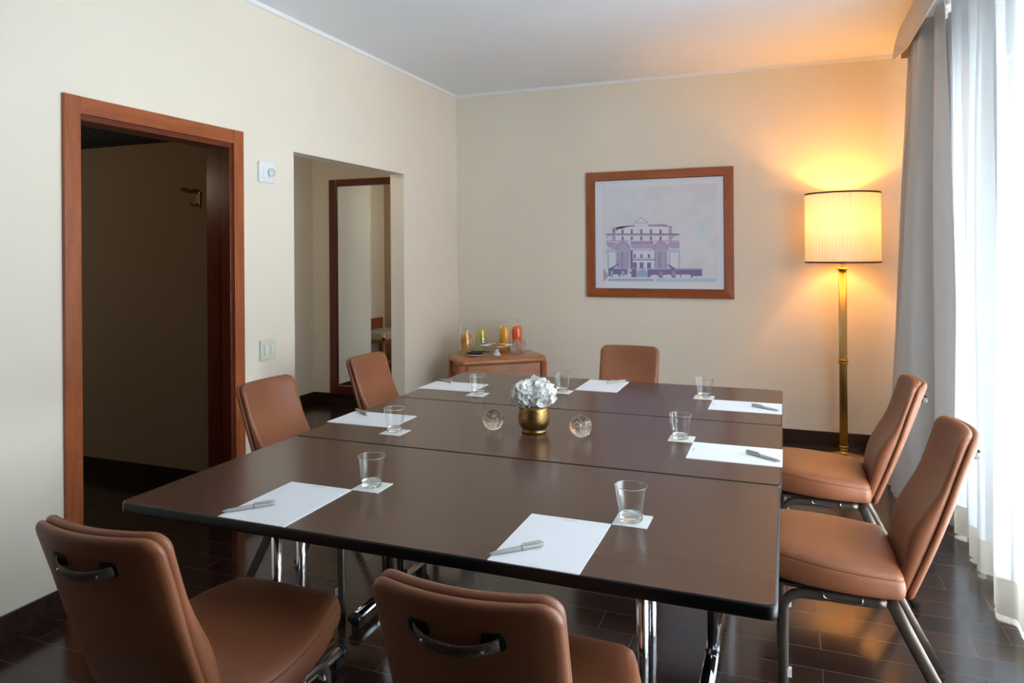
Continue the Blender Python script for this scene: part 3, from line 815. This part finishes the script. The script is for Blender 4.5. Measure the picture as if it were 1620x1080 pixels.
def make_pen(label, loc, rotz):
    t = thing('pen', label, 'pen', loc, rotz, 'grey ballpoint pens on the notepads')
    b = MB(); pr_ = [(-.066, .001), (-.064, .0022), (-.052, .0042), (-.02, .0052), (.02, .0055), (.055, .0052), (.064, .0046), (.066, .003)]
    b.loops([[(x, r_ * math.cos(2 * PI * k / 14), .0056 + r_ * math.sin(2 * PI * k / 14)) for k in range(14)] for x, r_ in pr_]); b.build('barrel', PEN, t)
    b = MB(); b.loops([[(x, y_, .0056 + z) for y_, z in ((-w_, h0), (w_, h0), (w_, h1), (-w_, h1))] for x, w_, h0, h1 in ((.012, .0022, .0075, .009), (.02, .0034, .006, .0092), (.05, .0038, .006, .0092), (.060, .0036, .003, .0085), (.066, .0028, .001, .006))], smooth=False); b.build('clip', PEN, t, bevel=.0004)
    b = MB(); b.loops([[(x, r_ * math.cos(2 * PI * k / 14), .0056 + r_ * math.sin(2 * PI * k / 14)) for k in range(14)] for x, r_ in ((.0095, .0054), (.0098, .0059), (.0125, .0059), (.0128, .0054))]); b.build('ring', PEND, t)
    return t


def make_coaster(label, loc, rotz):
    b = MB(); b.loops([[(x, y_, z) for x, y_ in rrect(.0435, .0435, .0015, 2)] for z in (0, .0016)], smooth=False); o = b.build('coaster', CARD, None, loc, rotz)
    return tag(o, label, 'coaster', 'white square coasters under the tumblers')


def make_glass(label, loc):
    t = thing('tumbler', label, 'glass', loc, 0, 'clear glass tumblers at each seat')
    b = MB()
    b.lathe([(.0299, .0145), (.0350, .050), (.0404, .0862)], n=48, cap0=False, cap1=False); bw = b.build('bowl', GLASS, t)
    b = MB(); rr_ = [(.0400 + .0011 * math.cos(2 * PI * k / 8), .0864 + .0011 * math.sin(2 * PI * k / 8)) for k in range(9)]; b.lathe(rr_, n=48, cap0=False, cap1=False); b.build('rim', SOLIDG, t)
    b = MB(); b.lathe([(.0015, .0), (.0262, .0), (.0280, .0012), (.0290, .004), (.0299, .0145), (.0290, .0165), (.0278, .0155), (.022, .0142), (.0015, .0138)], n=48); b.build('base', SOLIDG, t)
    return t


S = [  # where, pad centre, pad rotation, pen (x0,y0,x1,y1), coaster centre, glass xy
    ('in front of the front centre chair', (2.173, -4.071), 0, (2.067, -4.200, 2.163, -4.108), (2.321, -3.880), (2.317, -3.880)),
    ('at the front left corner of the table', (1.4225, -4.070), 0, (1.317, -4.197, 1.403, -4.098), (1.5665, -3.879), (1.562, -3.874)),
    ('before the left chair beside the doorway', (1.112, -3.153), -PI / 2, (.960, -3.040, 1.056, -3.112), (1.307, -3.306), (1.299, -3.296)),
    ('before the left chair by the alcove', (1.115, -2.402), -PI / 2, (.960, -2.270, 1.070, -2.332), (1.312, -2.549), (1.310, -2.537)),
    ('before the far chair below the picture', (1.820, -2.143), PI, (1.833, -2.089, 1.905, -1.985), (1.674, -2.356), (1.670, -2.350)),
    ('before the right chair nearer the lamp', (2.517, -2.417), PI / 2, (2.655, -2.482, 2.540, -2.406), (2.328, -2.274), (2.328, -2.268)),
    ('before the right chair nearest the viewer', (2.522, -3.182), PI / 2, (2.663, -3.244, 2.556, -3.168), (2.330, -3.046), (2.326, -3.044)),
]
P0 = C0 = G0 = None
for i, (wh, pc_, pr_, pn, cc, gc) in enumerate(S):
    lp = 'white notepad with faint letterhead lying ' + wh
    lc = 'white square coaster lying ' + wh
    lg_ = 'clear glass tumbler standing on the coaster ' + wh
    ln_ = 'light grey pen lying on the notepad ' + wh
    a = math.atan2(pn[3] - pn[1], pn[2] - pn[0]); pcx, pcy = (pn[0] + pn[2]) / 2, (pn[1] + pn[3]) / 2
    if i == 4: a += PI
    if i == 0:
        P0 = make_pad(lp, (*pc_, TZ), pr_); N0 = make_pen(ln_, (pcx, pcy, TZ + .0022), a); C0 = make_coaster(lc, (*cc, TZ), 0); G0 = make_glass(lg_, (*gc, TZ + .0016))
    else:
        dup(P0, (*pc_, TZ), pr_, lp); dup(N0, (pcx, pcy, TZ + .0022), a, ln_)
        dup(C0, (*cc, TZ), 0, lc); dup(G0, (*gc, TZ + .0016), 0.3 * i, lg_)

# ------------------------------------------------------------------ vase, flowers, crystal balls
VX, VY = 1.797, -3.125
b = MB(); b.lathe([(.01, 0), (.044, 0), (.0465, .004), (.046, .009), (.0435, .012), (.048, .018), (.056, .030), (.0595, .045), (.0590, .062), (.0555, .085), (.0535, .100), (.0515, .101), (.053, .085), (.056, .06), (.05, .025), (.01, .02)], n=56)
tag(b.build('vase', GOLD, None, (VX, VY, TZ)), 'round aged gold vase holding the white flowers at table centre', 'vase')

def petal(m_, c, direction, size, rnd, mi=0):
    d_ = direction.normalized(); a = Vector((rnd.uniform(-1, 1), rnd.uniform(-1, 1), rnd.uniform(-1, 1))); t1 = d_.cross(a).normalized(); t2 = d_.cross(t1)
    cup = rnd.uniform(-.05, .35) * size; vs_ = []; nu, nv = 5, 5
    ph = rnd.uniform(0, 6)
    for i in range(nu):
        for j in range(nv):
            u, v_ = i / (nu - 1) * 2 - 1, j / (nv - 1)
            wv = (math.sin(PI * min(1, v_ * .75 + .12))) ** .7
            ru = .08 * size * math.sin(ph + u * 4 + v_ * 5)
            vs_.append(c + t1 * (u * wv * size * .55) + t2 * ((v_ - .3) * size) + d_ * (cup * (u * u * .5 + (v_ - .3) ** 2) + ru))
    m_.add(vs_, [(i * nv + j, i * nv + j + 1, (i + 1) * nv + j + 1, (i + 1) * nv + j) for i in range(nu - 1) for j in range(nv - 1)], mi, True)


rnd = random.Random(11)
for lab, off, R_, npet in (('large white blossom on the right of the vase', (.034, -.012, .143), .046, 80), ('large white blossom at the front left of the vase', (-.020, -.022, .143), .046, 80),
                           ('white blossom at the back of the gold vase', (.008, .030, .152), .042, 60), ('small white blossom drooping over the left rim of the vase', (-.052, .008, .130), .032, 44)):
    t = thing('white_flower', lab, 'flower', (VX, VY, TZ), 0, 'white blossoms in the gold vase')
    b = MB(); o_ = Vector(off)
    for k in range(npet):
        z = 1 - 2 * (k + .5) / npet; ph = k * 2.39996; rr = math.sqrt(1 - z * z)
        d_ = Vector((rr * math.cos(ph), rr * math.sin(ph), z)); d_ += Vector((rnd.uniform(-.25, .25), rnd.uniform(-.25, .25), rnd.uniform(-.25, .25)))
        if o_.z + d_.z * R_ < .098 and math.hypot(o_.x + d_.x * R_, o_.y + d_.y * R_) < .065: continue
        petal(b, o_ + d_.normalized() * R_ * rnd.uniform(.80, 1.0), d_, rnd.uniform(.032, .046), rnd)
    b.lathe([(max(.0004, .74 * R_ * math.sin(PI * k / 14)), -.74 * R_ * math.cos(PI * k / 14)) for k in range(15)], o_.x, o_.y, 20, z0=o_.z)
    b.build('blossom', PETAL, t, recalc=False)
    b = MB(); b.tube([(o_.x * .25, o_.y * .25, .03), (o_.x * .5, o_.y * .5, .085), tuple(o_ * .97)], .0022, n=8); b.build('stem', STEM, t)

for lab, bx, by in (('solid crystal ball with trapped bubbles to the left of the vase', 1.641, -3.147), ('solid crystal ball with trapped bubbles to the right of the vase', 1.982, -3.137)):
    t = thing('crystal_ball', lab, 'ornament', (bx, by, TZ), 0, 'crystal balls beside the vase')
    b = MB(); rr = .0405; b.lathe([(max(.0005, rr * math.sin(a)), max(0.0, rr - .002 - rr * math.cos(a))) for a in [PI * k / 36 for k in range(0, 37)]], n=64); b.build('ball', CRYSTAL, t)
    b = MB()
    for k in range(110):
        d_ = Vector((rnd.gauss(0, 1), rnd.gauss(0, 1), rnd.gauss(0, 1))).normalized() * rnd.uniform(.004, .028); c = d_ + Vector((0, 0, rr)); r_ = rnd.uniform(.0006, .0017)
        b.lathe([(.0001, -r_), (r_ * .7, -r_ * .7), (r_, 0), (r_ * .7, r_ * .7), (.0001, r_)], c.x, c.y, 6, z0=c.z)
    tag(b.build('bubbles', BUBBLE, t), None, None, kind='stuff')

# ------------------------------------------------------------------ side cabinet and refreshments
CA = math.atan2(.41, .50); CZ = .62
FLc, FRc = Vector((.430, -.870, 0)), Vector((.967, -.430, 0)); nrm = Vector((-math.sin(CA), math.cos(CA), 0)); CW, CD = (FRc - FLc).length, .40
cc_ = (FLc + FRc) / 2 + nrm * CD / 2
cb_ = thing('side_cabinet', 'low cherry wood side cabinet with rounded corners set across the far room corner', 'cabinet', (cc_.x, cc_.y, 0), CA)
b = MB()
b.loops([[(x, y_, z) for x, y_ in rrect(CW / 2 - i, CD / 2 - i, .04)] for i, z in ((.006, CZ - .048), (.001, CZ - .042), (0, CZ - .03), (.003, CZ - .014), (.010, CZ - .004), (.020, CZ))], cap0=True, cap1=True)
b.build('top', CABW, cb_)
b = MB(); b.box(-CW / 2 + .025, CW / 2 - .025, -CD / 2 + .02, CD / 2 - .005, .06, CZ - .045); b.build('body', CABW, cb_)
for sx in (-1, 1):
    for sy in (-1, 1):
        b = MB(); b.loops([[(x + sx * (CW / 2 - .028), y_ + sy * (CD / 2 - .028), z) for x, y_ in rrect(.026, .026, .018)] for z in (0, CZ - .046)]); b.build('post', CHERRY, cb_)
b = MB(); b.box(-CW / 2 + .058, CW / 2 - .058, -CD / 2 + .008, -CD / 2 + .021, .08, CZ - .055); b.build('door', CABW, cb_, bevel=.002)

def carafe(label, xy, juice, group):
    t = thing('carafe', label, 'carafe', (*xy, CZ), 0, group)
    b = MB(); b.lathe([(.004, .001), (.042, 0), (.046, .006), (.046, .165), (.042, .185), (.030, .203), (.0275, .215), (.031, .240), (.037, .262)], n=36, cap1=False); b.build('bottle', GLASSW, t)
    b = MB(); b.lathe([(.004, .003), (.041, .0045), (.0445, .010), (.0445, .165), (.0395, .182), (.029, .199), (.004, .199)], n=36); b.build('juice', juice, t)


carafe('glass carafe of yellow orange juice on the side cabinet', (.553, -.286), JUICEY, 'juice carafes on the cabinet')
carafe('glass carafe of deep blood orange juice on the side cabinet', (.632, -.205), JUICEO, 'juice carafes on the cabinet')

def jug(label, xy, fruit, seed, sl, top):
    t = thing('pitcher', label, 'pitcher', (*xy, CZ), 0, 'slant-rimmed glass pitchers on the cabinet')
    R_ = random.Random(seed); b = MB(); rings = []; n_ = 36
    def ring(r, z, slope):
        return [(r * math.cos(2 * PI * k / n_), r * math.sin(2 * PI * k / n_) * .95, z + slope * -math.cos(2 * PI * k / n_)) for k in range(n_)]
    for r, z, s_ in ((.004, .002, 0), (.060, 0, 0), (.066, .008, 0), (.064, .06, .0), (.056, .12, .006), (.046, .18, .018), (.046, .205, .032)): rings.append(ring(r, z, s_))
    b.loops(rings, cap1=False); b.build('bowl', GLASSW, t)
    b = MB(); pts = [(.050, 0, .155)] + [(.055 + .058 * math.sin(PI * k / 10), 0, .155 - .125 * k / 10) for k in range(1, 10)] + [(.063, 0, .03)]
    b.tube(pts, .006, n=10); b.build('handle', GLASSW, t)
    b = MB(); b.lathe([(.004, .0045), (.0595, .011), (.0592, .06), (.0505, .12), (.046, .150), (.004, .150)], n=36); b.build('water', WATER, t)
    b = MB()
    for k in range(sl):
        lo, hi = top; z = lo + (hi - lo) * (k + .5) / sl; a = R_.uniform(0, 2 * PI); rr = R_.uniform(.016, .040) * (1.0 - (z - .05) * 2.2); c = Vector((rr * math.cos(a), rr * math.sin(a), z))
        nrm_ = Vector((R_.uniform(-1, 1), -1.0, R_.uniform(-.5, .7))).normalized(); t1 = nrm_.cross(Vector((0, 0, 1))).normalized(); t2 = nrm_.cross(t1); r_ = .026
        for mi_, ra, th_ in ((1, r_, .002), (0, r_ * .9, .0026)):
            b.loops([[c + nrm_ * s_ * th_ + t1 * ra * math.cos(2 * PI * q_ / 18) + t2 * ra * math.sin(2 * PI * q_ / 18) for q_ in range(18)] for s_ in (-1, 1)], mi=mi_, smooth=False)
    b.build('fruit_slices', [fruit, RIND], t)['kind'] = 'stuff'


jug('glass pitcher of water full of orange slices at the cabinet left end', (.300, -.485), ORANGE, 4, 34, (.050, .150))
jug('glass pitcher of water with lemon slices behind the orange one', (.392, -.385), LEMON, 6, 16, (.110, .160))

# footed square plate with biscuits
t = thing('cake_stand', 'white square footed plate holding biscuits on the cabinet', 'stand', (.585, -.535, CZ), CA + math.radians(38))
b = MB(); b.lathe([(.004, 0), (.032, 0), (.033, .004), (.024, .018), (.015, .036), (.013, .048), (.02, .062), (.004, .062)], n=32); b.build('foot', CERAM, t)
b = MB(); b.loops([[(x, y_, z) for x, y_ in rrect(h_, h_, .012, 4)] for h_, z in ((.07, .062), (.086, .068), (.098, .078), (.099, .080), (.094, .077), (.080, .0705), (.06, .068))]); b.build('plate', CERAM, t)
bi = []
for k in range(14):
    x, y_ = (k % 4 - 1.5) * .032 + rnd.uniform(-.005, .005), (k // 4 - 1.2) * .034 + rnd.uniform(-.005, .005); lvl = 0
    if k >= 10: x, y_, lvl = (k - 11.5) * .026, rnd.uniform(-.01, .01), 1
    loc_ = Matrix.Rotation(t.rotation_euler[2], 4, 'Z') @ Vector((x, y_, .0685 + lvl * .0125)) + Vector(t.location)
    b = MB(); b.lathe([(.002, 0), (.013, 0), (.016, .004), (.014, .010), (.004, .012)], n=14); b.lathe([(.001, .0105), (.006, .011), (.004, .0145), (.001, .015)], n=10, mi=1)
    o = b.build('biscuit', [BISCUIT if k % 3 else mat('golden_biscuit', rgb(214, 160, 96), .8), CHOC], None, loc_, rnd.uniform(0, 3))
    tag(o, 'small golden biscuit in the heap on the white footed plate', 'biscuit', 'biscuits on the footed plate')
# small plate with folded dark napkins
t = thing('side_plate', 'small white plate under the charcoal napkins on the cabinet', 'plate', (.452, -.625, CZ), 0)
b = MB(); b.lathe([(.004, 0), (.045, 0), (.06, .006), (.078, .014), (.077, .016), (.055, .010), (.004, .007)], n=40); b.build('dish', CERAM, t)
for k, lb in enumerate(('lowest', 'middle', 'topmost')):
    a = CA + .5 * (k - 1) + (PI if k == 1 else 0); s_ = .070; R2 = Matrix.Rotation(a, 3, 'Z'); z0 = .0165 + .0062 * k; b = MB()
    pts = [R2 @ Vector((x * s_, y_ * s_, 0)) for x, y_ in ((-1.05, -.6), (1.05, -.6), (.5, .25), (0, .8), (-.5, .25))]
    b.loops([[p + Vector((0, 0, z0 + i * .005)) for p in pts] for i in (0, 1)], smooth=False)
    tag(b.build('napkin', NAPKIN, None, (.452, -.625, CZ)), 'folded charcoal napkin, %s of those fanned on the small white plate' % lb, 'napkin', 'folded napkins on the small plate')
# stemless glasses
g0 = None
for k, (gx_, gy_, lab) in enumerate(((.718, -.437, 'front left'), (.800, -.402, 'front right'), (.665, -.375, 'middle left'), (.742, -.345, 'middle right'), (.655, -.30, 'rear left'), (.735, -.268, 'rear right'))):
    lb = 'empty stemless glass on the cabinet, %s of the six' % lab
    if g0 is None:
        b = MB(); b.lathe([(.004, .001), (.016, 0), (.024, .010), (.029, .030), (.0285, .055), (.0235, .105)], n=32, cap1=False)
        g0 = tag(b.build('stemless_glass', GLASSW, None, (gx_, gy_, CZ)), lb, 'glass', 'stemless glasses on the cabinet')
    else: dup(g0, (gx_, gy_, CZ), 0, lb)
